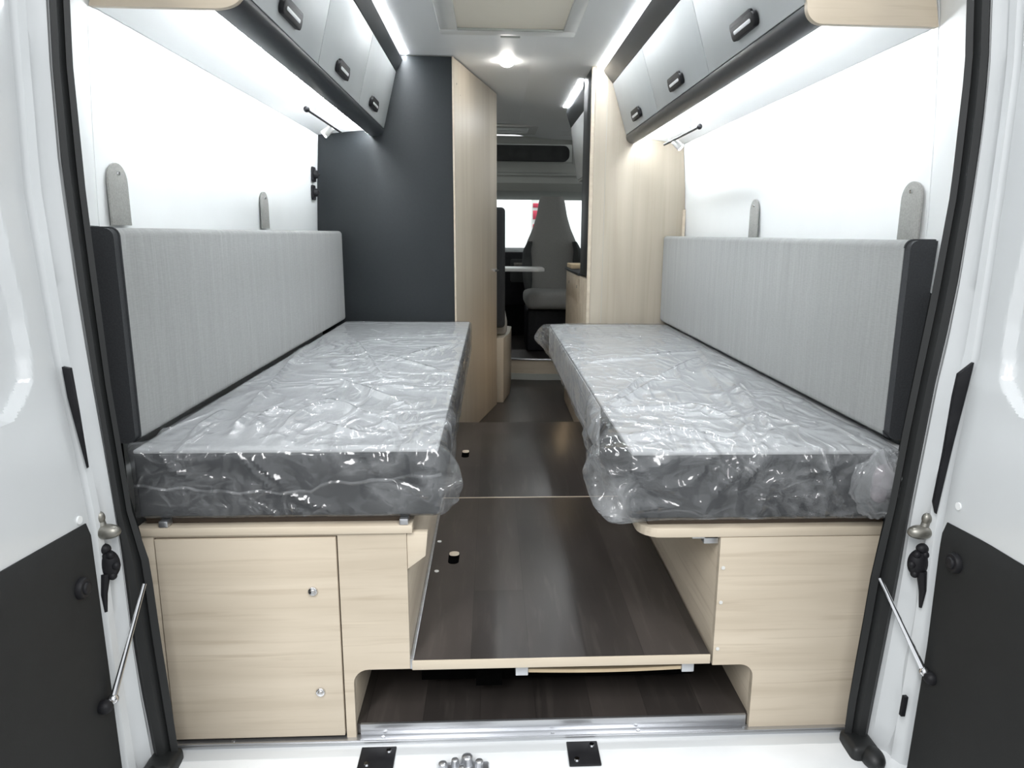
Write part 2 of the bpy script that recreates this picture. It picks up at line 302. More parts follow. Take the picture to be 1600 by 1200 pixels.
DL = [(1.9, -.76), (1.431, -.797), (1.14, -.811), (.872, -.800), (.77, -.790), (.578, -.774), (.321, -.772), (.042, -.770), (-.1, -.768)]
DR = [(1.9, .81), (1.37, .858), (1.159, .86), (.861, .857), (.813, .848), (.638, .836), (.493, .830), (.285, .832), (-.012, .824), (-.1, .82)]
def pillar(name, st, dt, s, inner):
    rows = []
    for z in [1.86-.03*i for i in range(65)]:
        a = interp(st, z); d = interp(dt, z)
        wob = .010*math.sin(z*9.0)+.006*math.sin(z*23)      # pressed bead swells and fades down the pillar
        k = .006+max(0, wob)
        step = .012 if .62 < z < .98 else 0
        rows.append([(a-s*.01, -.028, z), (a+s*.002, -.05, z), (lerp(a, d, .22)-s*.004, -.058, z), (lerp(a, d, .30)+s*k*.6, -.066, z), (lerp(a, d, .5)+s*(k+step*.5), -.078, z), (lerp(a, d, .62)+s*(k*.6+step*.3), -.090, z),
                     (lerp(a, d, .70)-s*.003, -.094, z), (lerp(a, d, .92)-s*.002, -.108, z), (d+s*.004, -.112, z), (d+s*.05, -.113, z)])
    return struct(name, sheet(B(), rows, (s*.012, .012, 0)), PAINT)
pillar('trim_2', SL, DL, -1, SLi); pillar('trim_3', SR, DR, 1, SRi)
# inner linings between the seal and the wall panels, white
def lining(name, inner, tab, y1, s, zr, m, d):
    rows = []
    for z in zr:
        i_ = interp(inner, z); w_ = interp(tab, z)
        rows.append([(i_+s*.024, -.010, z), (lerp(i_, w_, .4), .015, z), (lerp(i_, w_, .65), y1*.5, z), (lerp(i_, w_, .9), y1*.85, z), (w_-s*.001, y1, z)] if not d else [(i_+s*.02, -.012, z), (w_-s*.018, .02, z), (w_-s*.002, .10, z), (w_-s*.002, y1-.001, z)])
    return struct(name, sheet(B(), rows, (s*.02, 0, 0)), m)
lining('trim_4', SLi, LW, .200, -1, [1.88-.066*i for i in range(13)], WHITE_WALL, 0); lining('trim_5', SRi, RW, .150, 1, [1.88-.07*i for i in range(14)], WHITE_WALL, 0)
lining('trim_8', SLi, LW, .200, -1, [1.0865-.1*i for i in range(12)], RUB, 1); lining('trim_9', SRi, RW, .150, 1, [.968-.1*i for i in range(11)], RUB, 1)
# outer body sides and the header over the opening
bm = B(); box(bm, -1.02, -.955, -.10, 4.2, -.3, 1.9, .02); struct('wall_body_left', bm, PAINT)
bm = B(); box(bm, .985, 1.05, -.10, 4.2, -.3, 1.9, .02); struct('wall_body_right', bm, PAINT)
bm = B(); box(bm, -.95, .98, -.09, .12, 1.80, 1.96, .015); struct('trim_6', bm, PAINT)
holed('roof', [-.08, .1, 1.10, 1.64, 3.0, 4.22, 4.50, 4.80], lambda x: 1.965, .08, PAINT, [-1.0, 1.03])

# sill with aluminium edge
bm = B(); box(bm, -.33, .525, .006, .013, -.004, .03, .001); box(bm, -.73, .765, -.016, .010, -.006, .004, .0015); box(bm, -.73, .765, -.014, -.009, .003, .0065)
for x in (-.6, -.28, .09, .28, .52): cyl(bm, (x, -.003, .003), (x, -.003, .0062), .004)
tag(obj('sill_profile', bm, ALU), 'long ribbed aluminium profile across the rear sill', 'sill strip')
rs = [[(x, y, z+(.0015*math.sin(x*31) if y < -.09 else 0)) for x in [-.86+.0435*i for i in range(41)]] for y, z in ((-.03, -.004), (-.10, -.008), (-.13, -.02), (-.22, -.03), (-.25, -.06))]
struct('trim_7', sheet(B(), rs, (0, 0, -.03)), SILLP)

# ------------------------------------------------------------------ rear doors
def rear_door(name, tab, s, ypts, knob, hole, label):
    d = struct(name, B(), PAINT) if False else None
    zr = [1.86-.02*i for i in range(38)]+[1.10-.008*i for i in range(32)]+[.844-.004*i for i in range(18)]+[.76-.04*i for i in range(24)]
    X = lambda z: interp(tab, z)
    def face(z, y):
        # inner sheet: raised rim, then a broad pressed recess whose front edge curves
        if z < .785: return 0.0
        if z < .835: e = lerp(-.26, -.188, ((z-.785)/.05)**.75)
        else: e = interp([(.835, -.188), (.876, -.177), (.934, -.173), (1.038, -.183), (1.146, -.191), (1.45, -.20), (1.9, -.21)], z)
        t = max(0, min(1, (e-y)/.014)); return .018*t*t*(3-2*t)
    ys = [-.122, -.128, -.135, -.145, -.155]+[-.160-.004*i for i in range(34)]+[-.3, -.38, -.5, -.65, -.8, -.88, -.9]
    rows = []
    for z in zr:
        r = [(X(z)+s*.055, -.118, z), (X(z)+s*.006, -.119, z)]
        r += [(X(z)+s*(face(z, y)+.001), y, z) for y in ys]
        r += [(X(z)+s*.055, -.902, z)]
        rows.append(r)
    dr = struct(name, sheet(B(), rows, (s*.03, 0, 0)), PAINT)
    # dark lower trim with its sloping top edge
    top = ypts; pts = []
    rows = []
    n = 24
    for i in range(n+1):
        y = lerp(-.134, -.86, i/n); zt = interp(top, y)
        col = []
        for k in range(31):
            z = lerp(-.12, zt, k/30); bulge = .006
            col.append((X(z)-s*(.001+bulge*min(1, (zt-z)/.01, (-.130-y)/.004+.2)), y, z))
        rows.append(col)
    struct('lower_trim', sheet(B(), rows, (s*.004, 0, 0)), TRIM, dr)
    ky, kz = knob; x = X(kz)
    b = B(); cyl(b, (x-s*.006, ky, kz), (x-s*.017, ky, kz), .020, .017, 28, .002); cyl(b, (x-s*.016, ky, kz), (x-s*.022, ky, kz), .012, .010, 24, .002)
    obj('bump_stop', b, BLACKP, dr)
    hy, hz = hole; x = X(hz); b = B()
    cyl(b, (x+s*.003, hy, hz), (x-s*.0012, hy, hz), .0075, n=20); obj('plug', b, CEIL, dr)
    return dr
rear_door('door_1', DL, -1, [(-.9, .62), (-.36, .58), (-.27, .573), (-.134, .562)], (-.185, .462), (-.150, .575), '')
rear_door('door_2', DR, 1, [(-.9, .58), (-.334, .552), (-.241, .551), (-.134, .544)], (-.185, .485), (-.155, .585), '')

# check rods, latch pieces on the pillars
def check(s, a, b_, c, label):
    t = thing('door_check_rod', label, 'door stay', a)
    tube_b = B(); A = Vector(a); Bv = Vector(b_)
    tube(tube_b, [A, A.lerp(Bv, .5), A.lerp(Bv, .8), Bv], [.0038, .0045, .0055, .006]); obj('rod', tube_b, CHROME, t)
    k = B(); ball(k, b_, .010); cyl(k, b_, c, .007, n=16); obj('joint', k, CHROME, t)
    k = B(); ball(k, c, .013, (1.2, 1, 1)); cyl(k, c, Vector(c)+Vector((s*.018, 0, 0)), .012, n=18); obj('mount', k, BLACKP, t)
check(-1, (-.717, -.066, .408), (-.752, -.155, .22), (-.758, -.175, .218), 'slim chrome rod holding open the left rear door')
check(1, (.752, -.066, .395), (.815, -.150, .235), (.822, -.165, .23), 'slim chrome rod holding open the right rear door')
def latch(s, px, z0, label):
    t = thing('hinge', label, 'hinge', (px, -.085, z0), 'hinges on the rear door pillars')
    b = B(); ball(b, (px+s*.006, -.092, z0+.058), .011, (.9, .8, 1.1)); ball(b, (px-s*.004, -.092, z0+.030), .026, (1, .6, .55)); cyl(b, (px+s*.008, -.09, z0+.055), (px, -.092, z0+.03), .008); obj('grey_bolt', b, STEEL, t, label='dull grey bolt head')
    b = B(); ball(b, (px+s*.004, -.094, z0-.004), .013, (1, .8, .8)); ball(b, (px, -.092, z0-.036), .020, (1.05, .8, 1.45))
    for a in range(0, 360, 60): ball(b, (px+.017*math.cos(R(a)), -.098, z0-.036+.024*math.sin(R(a))), .008)
    tube(b, [(px+s*.004, -.10, z0-.05), (px+s*.008, -.105, z0-.09), (px+s*.006, -.108, z0-.125)], [.010, .007, .003]); obj('arm', b, BLACKP, t)
latch(-1, -.766, .498, 'black hinge with grey bolt on left rear pillar beside wood box')
latch(1, .812, .476, 'black hinge with grey bolt on right rear pillar beside wood box')
# slots in the pillars
def slot(pts, s, label):
    b = B(); prism(b, pts, 'y', -.1185, -.110, .0005); tag(obj('pillar_slot', b, BLACKP), label, 'gap')
slot([(-.790, .846), (-.777, .843), (-.773, .769), (-.769, .66), (-.780, .74), (-.787, .792)], -1, 'narrow black tapering slot between left rear pillar and open door')
slot([(.826, .831), (.852, .853), (.847, .806), (.834, .70), (.819, .554), (.811, .578), (.818, .675), (.822, .788)], 1, 'black tapering slot between right rear pillar and open door')
slot([(.8005, .110), (.8095, .110), (.8115, .155), (.8025, .155)], 1, 'short black slot low on right rear pillar')

# latch plates and striker on the sill
for i, (x0, x1, lab) in enumerate(((-.322, -.248, 'black square plate with two screws on left of the white sill'), (.118, .185, 'black square plate with two screws on right of the white sill'))):
    t = thing('latch_plate', lab, 'plate', ((x0+x1)/2, -.06, -.006), 'screwed plates on the sill')
    obj('plate', box(B(), x0, x1, -.095, -.025, -.0065, -.001, .0015), BLACKP, t)
    for (u, v) in ((.2, .8) if i else (.8, .8), (.75, .2) if i else (.25, .25)):
        x = lerp(x0, x1, (1-u) if i else u); y = lerp(-.095, -.025, v)
        obj('screw', cyl(B(), (x, y, -.0015), (x, y, .0025), .0065, .005, 18), CHROME, t)
t = thing('door_striker', 'shiny metal striker bolts on the middle of the white sill', 'striker', (-.10, -.09, -.008))
obj('base', box(B(), -.155, -.05, -.115, -.075, -.009, -.002, .003), ALU, t)
for x, y, r, h in ((-.145, -.09, .011, .010), (-.12, -.085, .009, .014), (-.095, -.08, .014, .016), (-.07, -.088, .010, .012), (-.105, -.105, .009, .012)):
    obj('bolt', ball(cyl(B(), (x, y, -.004), (x, y, h-.004), r, r*.85, 14), (x, y, h-.004), r*.84, (1, 1, .5)), ALU, t)

# ------------------------------------------------------------------ bed boxes
def bed_box_left():
    t = thing('bed_box', 'pale wooden box carrying the left bed, with a door on its end', 'bed box', (-.47, 0, 0))
    # front frame: around the door, with cut-out at lower right
    b = B(); box(b, -.755, -.724, 0, .016, .004, .478, .001); box(b, -.724, -.358, 0, .016, .474, .478, .0); 
    prism(b, [(-.358, .004), (-.338, .004)] + [(-.338, .135)] + [(-.338+.032*(1-math.cos(R(a))), .135+.032*math.sin(R(a))) for a in range(0, 91, 15)] + [(-.218, .167), (-.218, .478), (-.358, .478)], 'y', 0, .016)
    obj('front_panel', b, WOODX, t)
    b = B(); box(b, -.755, -.205, -.006, .03, .4785, .496, .002); obj('top_rail', b, WOODE, t)
    d = obj('door', box(B(), -.721, -.361, -.004, .013, .012, .471, .0015), WOODX, t)
    for x, z in ((-.412, .354), (-.408, .12)):
        k = B(); cyl(k, (x, -.004, z), (x, -.009, z), .0105, .009, 24, .001); cyl(k, (x, -.008, z), (x, -.013, z), .0055, .005, 20, .001); obj('push_lock', k, CHROME, d)
    obj('side_panel', box(B(), -.234, -.219, .017, 2.11, .168, .478, .001), WOODY, t)
    obj('inner_side_panel', box(B(), -.352, -.338, .017, 2.05, .029, .166, .001), WOODY, t)
    obj('bed_board', box(B(), -.755, -.205, .031, 2.11, .4785, .495, .002), WOODY, t)
    b = B(); prism(b, [(-.2175, .396), (-.180, .425), (-.175, .478), (-.2175, .478)], 'y', .002, .018, .001); obj('corner_bracket', b, WOODE, t)
    for x in (-.70, -.222): obj('clip', box(B(), x-.009, x+.009, -.005, .02, .4965, .510, .002), ALU, t)
bed_box_left()
def bed_box_right():
    t = thing('bed_box', 'pale wooden box carrying the right bed with an overhanging rounded board', 'bed box', (.62, 0, 0))
    b = B(); prism(b, [(.438, .160), (.500, .160)] + [(.500+.030*math.sin(R(a)), .130+.030*math.cos(R(a))) for a in range(0, 91, 15)] + [(.530, .004), (.800, .004), (.800, .458), (.438, .458)], 'y', 0, .016)
    obj('front_panel', b, WOODX, t)
    b = B(); box(b, .7835, .8, -.002, 0, .2, .45); obj('edge_strip', b, WOODE, t)
    obj('side_panel', box(B(), .438, .453, .017, 2.10, .160, .458, .001), WOODY, t)
    obj('inner_side_panel', box(B(), .530, .545, .017, 2.05, .029, .158, .001), WOODY, t)
    b = B(); prism(b, [(.80, 0), (.80, 2.11), (.265, 2.11)] + [(.265+.05*(1-math.sin(R(a))), .05*(1-math.cos(R(a)))) if False else (.265+.05*(1-math.cos(R(a))), .05*(1-math.sin(R(a)))) for a in range(0, 91, 15)], 'z', .459, .480, .002)
    obj('bed_board', b, WOODX, t)
    for z in (.39, .31, .20): obj('cover_cap', cyl(B(), (.447, -.0005, z), (.447, -.002, z), .004), HATCHW, t)
    b = B(); box(b, .405, .437, .01, .03, .440, .458, .002); box(b, .380, .437, .01, .03, .452, .458, .001); obj('bracket', b, ALU, t)
bed_box_right()
# slatted frames seen as the dark gap under the mattresses
def slat_frame(x0, x1, z, label):
    t = thing('slatted_frame', label, 'slatted frame', ((x0+x1)/2, .03, z), 'slatted frames under the mattresses')
    obj('frame', (lambda b: (box(b, x0, x1, .02, .05, z, z+.014, .002), box(b, x0, x1, 2.0, 2.03, z, z+.014, .002), box(b, x0, x0+.03, .05, 2.0, z, z+.014, .002), box(b, x1-.03, x1, .05, 2.0, z, z+.014, .002), b)[-1])(B()), SLATD, t)
    for i in range(12):
        y = .12+i*.155; obj('slat', box(B(), x0+.031, x1-.031, y, y+.06, z+.004, z+.012, .002), SLATD, t)
slat_frame(-.745, -.225, .4965, 'dark slatted frame between the left mattress and its wooden box')
slat_frame(.285, .795, .4815, 'dark slatted frame between the right mattress and its wooden board')

# ------------------------------------------------------------------ platform boards between the beds
PL = thing('aisle_board', 'dark wood vinyl board with pale edge bridging the aisle at the rear', 'floor board', (.107, 0, .165), 'boards bridging the aisle')
obj('board', box(B(), -.213, .432, .001, .955, .166, .1865, .001), VINYL, PL)
obj('edge_band', box(B(), -.213, .432, -.003, .0005, .1655, .187, .0008), WOODE, PL)
obj('side_strip', box(B(), -.2180, -.2105, .001, .955, .1655, .1885, .0008), ALU, PL)
def hole(x, y, p, w=.026, h=.05):
    b = B(); prism(b, rrect(x-w/2, x+w/2, y-h/2, y+h/2, w*.48), 'z', .1860, .1872); obj('finger_hole', b, VOID, p, label='oval black finger hole')
    b = B(); prism(b, rrect(x-w/2+.001, x+w/2-.001, y+h*.12, y+h/2-.001, w*.4), 'z', .187, .1884, .0003); obj('hole_plug', b, WOODE, p, label='pale plug in the finger hole')
hole(-.150, .492, PL, .030, .078)
for x, y in ((-.192, .41), (-.198, .60)): obj('screw_cap', cyl(B(), (x, y, .1866), (x, y, .1885), .006), HATCHW, PL)
P2 = thing('aisle_board', 'dark wood vinyl board bridging the aisle further forward behind the pale seam', 'floor board', (.107, 1.45, .165), 'boards bridging the aisle')
obj('board', box(B(), -.213, .432, .962, 1.965, .166, .1865, .001), VINYL, P2)
obj('edge_band', box(B(), -.213, .432, .957, .9615, .1655, .1872, .0005), WOODE, P2)
hole(-.152, 1.46, P2, .030, .10)
t = thing('support_slat', 'pale curved wooden slat clipped beneath the rear aisle board', 'slat', (.2, .04, .13))
b = B()
rows = [[(x, y, .139+.004*math.sin((x-.03)/.35*math.pi)*-1+dz) for (y, dz) in ((.02, 0), (.02, .008), (.06, .008), (.06, 0), (.02, 0))] for x in [.03+.0175*i for i in range(21)]]
sheet(b, rows); obj('slat', b, TAN, t)
for x in (.008, .375): obj('end_clip', box(B(), x, x+.028, .015, .065, .134, .1645, .002), ALU, t)
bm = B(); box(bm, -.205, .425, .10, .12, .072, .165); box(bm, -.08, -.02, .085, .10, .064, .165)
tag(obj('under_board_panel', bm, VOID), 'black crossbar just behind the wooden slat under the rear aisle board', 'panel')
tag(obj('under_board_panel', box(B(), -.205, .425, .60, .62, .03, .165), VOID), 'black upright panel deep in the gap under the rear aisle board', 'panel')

# ------------------------------------------------------------------ mattresses, plastic, backrests
def mattress(x0, x1, zt, zb, label):
    t = thing('mattress', label, 'mattress', ((x0+x1)/2, .01, zb), 'mattresses on the twin beds')
    obj('core', box(B(), x0, x1, .005, 2.10, zb, zt-.006, .008, 3), DGREY, t, label='charcoal side border')
    obj('top_cover', box(B(), x0+.0005, x1-.0005, .0055, 2.0995, zt-.0085, zt, .004, 2), LGREY, t, label='light grey woven top')
    return t
mattress(-.750, -.15, .656, .514, 'left mattress with light grey top and charcoal border inside plastic')
mr = mattress(.242, .83, .645, .500, 'right mattress with light grey top and charcoal border inside plastic')
obj('side_cover', box(B(), .2385, .2418, .42, 2.095, .506, .637, .001), LGREY, mr, label='light grey side')
def seg_d(px, py, a, b_):
    vx, vy = b_[0]-a[0], b_[1]-a[1]; t = max(0, min(1, ((px-a[0])*vx+(py-a[1])*vy)/(vx*vx+vy*vy)))
    return math.hypot(px-a[0]-t*vx, py-a[1]-t*vy), t
def folds(px, py, lines, w_):
    h = 0
    for i, l in enumerate(lines):
        for a, b_ in zip(l, l[1:]):
            d, t = seg_d(px, py, a, b_); h = max(h, math.exp(-(d/w_)**1.3)*(.55+.45*math.sin(math.pi*t)))
    return h
def cover(x0, x1, z0, z1, y0, y1, flare, seed, label, top, front):
    """loose plastic bag: dense box grid pulled outward by folds"""
    t = bmesh.new(); nx, ny, nz = 84, 230, 22
    def pt(u, v, w): return Vector((lerp(x0, x1, u), lerp(y0, y1, v), lerp(z0, z1, w)))
    idx = {}
    def V(i, j, k):
        if (i, j, k) not in idx:
            p = pt(i/nx, j/ny, k/nz)
            c = Vector((max(x0+.02, min(x1-.02, p.x)), max(y0+.02, min(y1-.02, p.y)), max(z0+.02, min(z1-.02, p.z))))
            n = p-c; n = n.normalized() if n.length else Vector((0, 0, 1))
            p = c+n*.02
            q = p*1.0
            rid = lambda s, o=0: 1-abs(noise.noise(Vector((q.x*s[0]+seed+o, q.y*s[1]+noise.noise(q*4)*.8, q.z*s[2]+o)))*2.0)
            mk = max(0, min(1, .5+noise.noise(q*3.1+Vector((seed, 3, 1)))*1.6))
            a = max(0, rid((6, 2.0, 6)))**7*.7*mk+max(0, rid((3.2, 4.5, 6), 3))**7*.7*(1-mk)+max(0, rid((13, 5, 12), 9))**6*.35*mk+(.5+noise.noise(q*5.0))*.3
            near = math.exp(-max(0, p.y-y0)/.35)
            amp = .005+.014*near
            if abs(n.z) > .9 and n.z > 0: amp = .002+.010*near
            if k == nz or n.z > .9: p += Vector((0, 0, .015*folds(q.x, q.y, top, .010)))
            if j == 0 or n.y < -.9: p += Vector((0, -.012*folds(q.x, q.z, front, .007), 0))
            if n.z < -.5: amp = .001
            p = p+n*a*amp
            for (fx, fy, fz, rad, dx, dy, dz) in flare:
                d2 = ((q.x-fx)/rad)**2+((q.y-fy)/(rad*1.6))**2+((q.z-fz)/rad)**2
                g = math.exp(-d2*1.6)*(.75+.5*rid((16, 16, 16), 5)*.5)
                p += Vector((dx, dy, dz))*g
            idx[(i, j, k)] = t.verts.new(p)
        return idx[(i, j, k)]
    for i in range(nx):
        for j in range(ny):
            t.faces.new((V(i, j, nz), V(i+1, j, nz), V(i+1, j+1, nz), V(i, j+1, nz))); t.faces.new((V(i, j, 0), V(i, j+1, 0), V(i+1, j+1, 0), V(i+1, j, 0)))
    for k in range(nz):
        for i in range(nx):
            t.faces.new((V(i, 0, k), V(i+1, 0, k), V(i+1, 0, k+1), V(i, 0, k+1))); t.faces.new((V(i, ny, k), V(i, ny, k+1), V(i+1, ny, k+1), V(i+1, ny, k)))
        for j in range(ny):
            t.faces.new((V(0, j, k), V(0, j, k+1), V(0, j+1, k+1), V(0, j+1, k))); t.faces.new((V(nx, j, k), V(nx, j+1, k), V(nx, j+1, k+1), V(nx, j, k+1)))
    bmesh.ops.recalc_face_normals(t, faces=t.faces)
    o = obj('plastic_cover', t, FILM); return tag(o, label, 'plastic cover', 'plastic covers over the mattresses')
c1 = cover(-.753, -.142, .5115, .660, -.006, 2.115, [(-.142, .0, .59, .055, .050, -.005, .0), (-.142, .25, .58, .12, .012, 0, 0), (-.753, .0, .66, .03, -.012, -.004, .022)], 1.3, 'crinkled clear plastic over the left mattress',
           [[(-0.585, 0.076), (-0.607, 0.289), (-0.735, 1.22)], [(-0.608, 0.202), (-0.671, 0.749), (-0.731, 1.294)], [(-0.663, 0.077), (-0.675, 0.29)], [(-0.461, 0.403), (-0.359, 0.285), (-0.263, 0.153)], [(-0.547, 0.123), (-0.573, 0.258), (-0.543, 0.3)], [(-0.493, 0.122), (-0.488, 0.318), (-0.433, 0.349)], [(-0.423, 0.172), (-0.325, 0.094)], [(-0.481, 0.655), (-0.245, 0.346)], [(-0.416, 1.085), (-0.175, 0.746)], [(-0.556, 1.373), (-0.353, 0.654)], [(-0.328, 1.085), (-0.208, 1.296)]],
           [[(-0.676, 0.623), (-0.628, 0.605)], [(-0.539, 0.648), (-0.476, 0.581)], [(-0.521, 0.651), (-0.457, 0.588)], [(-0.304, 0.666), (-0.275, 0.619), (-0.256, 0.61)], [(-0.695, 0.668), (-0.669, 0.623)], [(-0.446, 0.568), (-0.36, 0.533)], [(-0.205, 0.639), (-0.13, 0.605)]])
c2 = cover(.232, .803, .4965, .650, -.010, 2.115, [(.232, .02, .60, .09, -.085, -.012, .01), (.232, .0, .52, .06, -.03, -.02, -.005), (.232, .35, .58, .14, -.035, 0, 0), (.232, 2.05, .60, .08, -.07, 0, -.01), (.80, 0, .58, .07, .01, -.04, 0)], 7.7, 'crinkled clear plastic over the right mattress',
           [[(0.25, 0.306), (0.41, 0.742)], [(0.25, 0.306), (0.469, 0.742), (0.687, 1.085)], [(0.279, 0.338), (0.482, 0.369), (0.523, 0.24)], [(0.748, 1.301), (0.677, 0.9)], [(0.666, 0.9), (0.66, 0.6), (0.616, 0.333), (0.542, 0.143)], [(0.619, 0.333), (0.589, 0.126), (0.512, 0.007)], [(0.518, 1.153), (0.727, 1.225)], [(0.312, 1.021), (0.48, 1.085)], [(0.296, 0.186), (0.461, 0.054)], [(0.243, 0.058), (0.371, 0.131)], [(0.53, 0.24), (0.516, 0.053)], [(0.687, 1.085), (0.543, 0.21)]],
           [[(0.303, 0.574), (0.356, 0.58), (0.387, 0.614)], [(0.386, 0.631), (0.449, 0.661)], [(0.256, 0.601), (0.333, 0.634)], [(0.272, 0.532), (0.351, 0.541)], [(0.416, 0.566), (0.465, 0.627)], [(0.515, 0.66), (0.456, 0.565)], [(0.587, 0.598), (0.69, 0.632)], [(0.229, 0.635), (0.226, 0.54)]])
# folded hems of the bags
b = B(); pts = [(-.742+.6*i/30, -.0135-.004*math.sin(i*.9), .588-.028*math.sin(i/30*3.1)*(.6 if i < 18 else .2)+(.02*max(0, (i-14)/16))+.003*math.sin(i*1.7)) for i in range(31)]
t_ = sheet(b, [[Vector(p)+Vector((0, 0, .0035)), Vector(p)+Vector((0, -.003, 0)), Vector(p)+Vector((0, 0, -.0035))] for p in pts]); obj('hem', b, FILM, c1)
b = B(); 
for x, z, rx, rz in ((.768, .590, .030, .040), (.757, .565, .020, .024)): ball(b, (x, -.022, z), 1, (rx, .014, rz))
t_ = bmesh.new(); bmesh.ops.create_uvsphere(t_, u_segments=40, v_segments=24, radius=1)
for v in t_.verts:
    k = 1+.22*noise.noise(v.co*2.2)+.10*noise.noise(v.co*6); v.co = Vector((.757+v.co.x*.062*k, -.026+v.co.y*.022*k, .582+v.co.z*.070*k))
b2 = B(); merge(b2, t_); pb = tag(obj('packing_bundle', b, FOAM), 'pinkish bundle of packing film tucked at the outer corner of the right mattress', 'packing')
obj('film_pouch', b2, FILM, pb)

def backrest(x0, x1, z0, z1, s, label):
    t = thing('backrest_cushion', label, 'cushion', ((x0+x1)/2, .03, z0), 'long back cushions beside the beds')
    xa, xb = min(x0, x1), max(x0, x1)
    obj('cover', (lambda b: (prism(b, rrect(xa, xb, z0, z1, .016, 5), 'y', .052, 2.118, 0), b)[-1])(B()), CUSH, t, label='light grey woven cover')
    b = B(); prism(b, rrect(xa+.001, xb-.001, z0+.001, z1-.001, .016, 5), 'y', .03, .0515, 0)
    for e in (): pass
    obj('end_border', b, DGREY, t, label='charcoal end')
    b = B(); tube(b, [(xa+p[0], .050, p[1]) for p in [(q[0]-xa, q[1]) for q in rrect(xa, xb, z0, z1, .016, 5)]], .0022, 6); obj('piping', b, DGREY, t)
backrest(-.752, -.862, .662, 1.084, 1, 'long light grey back cushion leaning on the left wall')
backrest(.792, .868, .660, 1.074, -1, 'long light grey back cushion leaning on the right wall')

# ------------------------------------------------------------------ wall tabs and sockets
def tab(s, y0, y1, ztop, wx, label, zbot=1.04):
    t = thing('fabric_strap', label, 'strap', (wx, (y0+y1)/2, ztop-.1), 'felt straps above the back cushions')
    b = B(); r = (y1-y0)/2*.98; prism(b, rrect(y0, y1, zbot, ztop, r, 8, (0, 0, 1, 1)), 'x', wx-s*.001, wx-s*.006, .001); obj('strap', b, FELT, t)
    b = B(); zc = ztop-.022; yc = (y0+y1)/2; cyl(b, (wx-s*.005, yc, zc), (wx-s*.010, yc, zc), .005, .004, 16); obj('stud', b, CHROME, t)
tab(-1, .235, .318, 1.222, -.860, 'grey felt strap on the left wall nearest the rear doors', 1.09)
tab(-1, 1.262, 1.345, 1.218, -.860, 'grey felt strap further forward on the left wall', 1.09)
tab(1, .165, .245, 1.200, .890, 'grey felt strap on the right wall nearest the rear doors')
tab(1, 1.135, 1.215, 1.205, .890, 'grey felt strap further forward on the right wall')
for z, lab in ((1.335, 'black socket plate on left wall, the upper of two'), (1.255, 'black socket plate on left wall, the lower of two')):
    x = interp(LW, z); t = thing('wall_socket', lab, 'socket', (x, 2.04, z), 'sockets on the left wall')
    b = B(); prism(b, rrect(2.01, 2.075, z-.033, z+.033, .012), 'x', x+.0005, x+.008, .002); obj('plate', b, BLACKP, t)
    b = B(); cyl(b, (x+.007, 2.042, z), (x+.024, 2.042, z), .020, .017, 20, .002); box(b, x+.02, x+.03, 2.03, 2.055, z-.006, z+.006, .002); obj('flap', b, BLACKP, t)

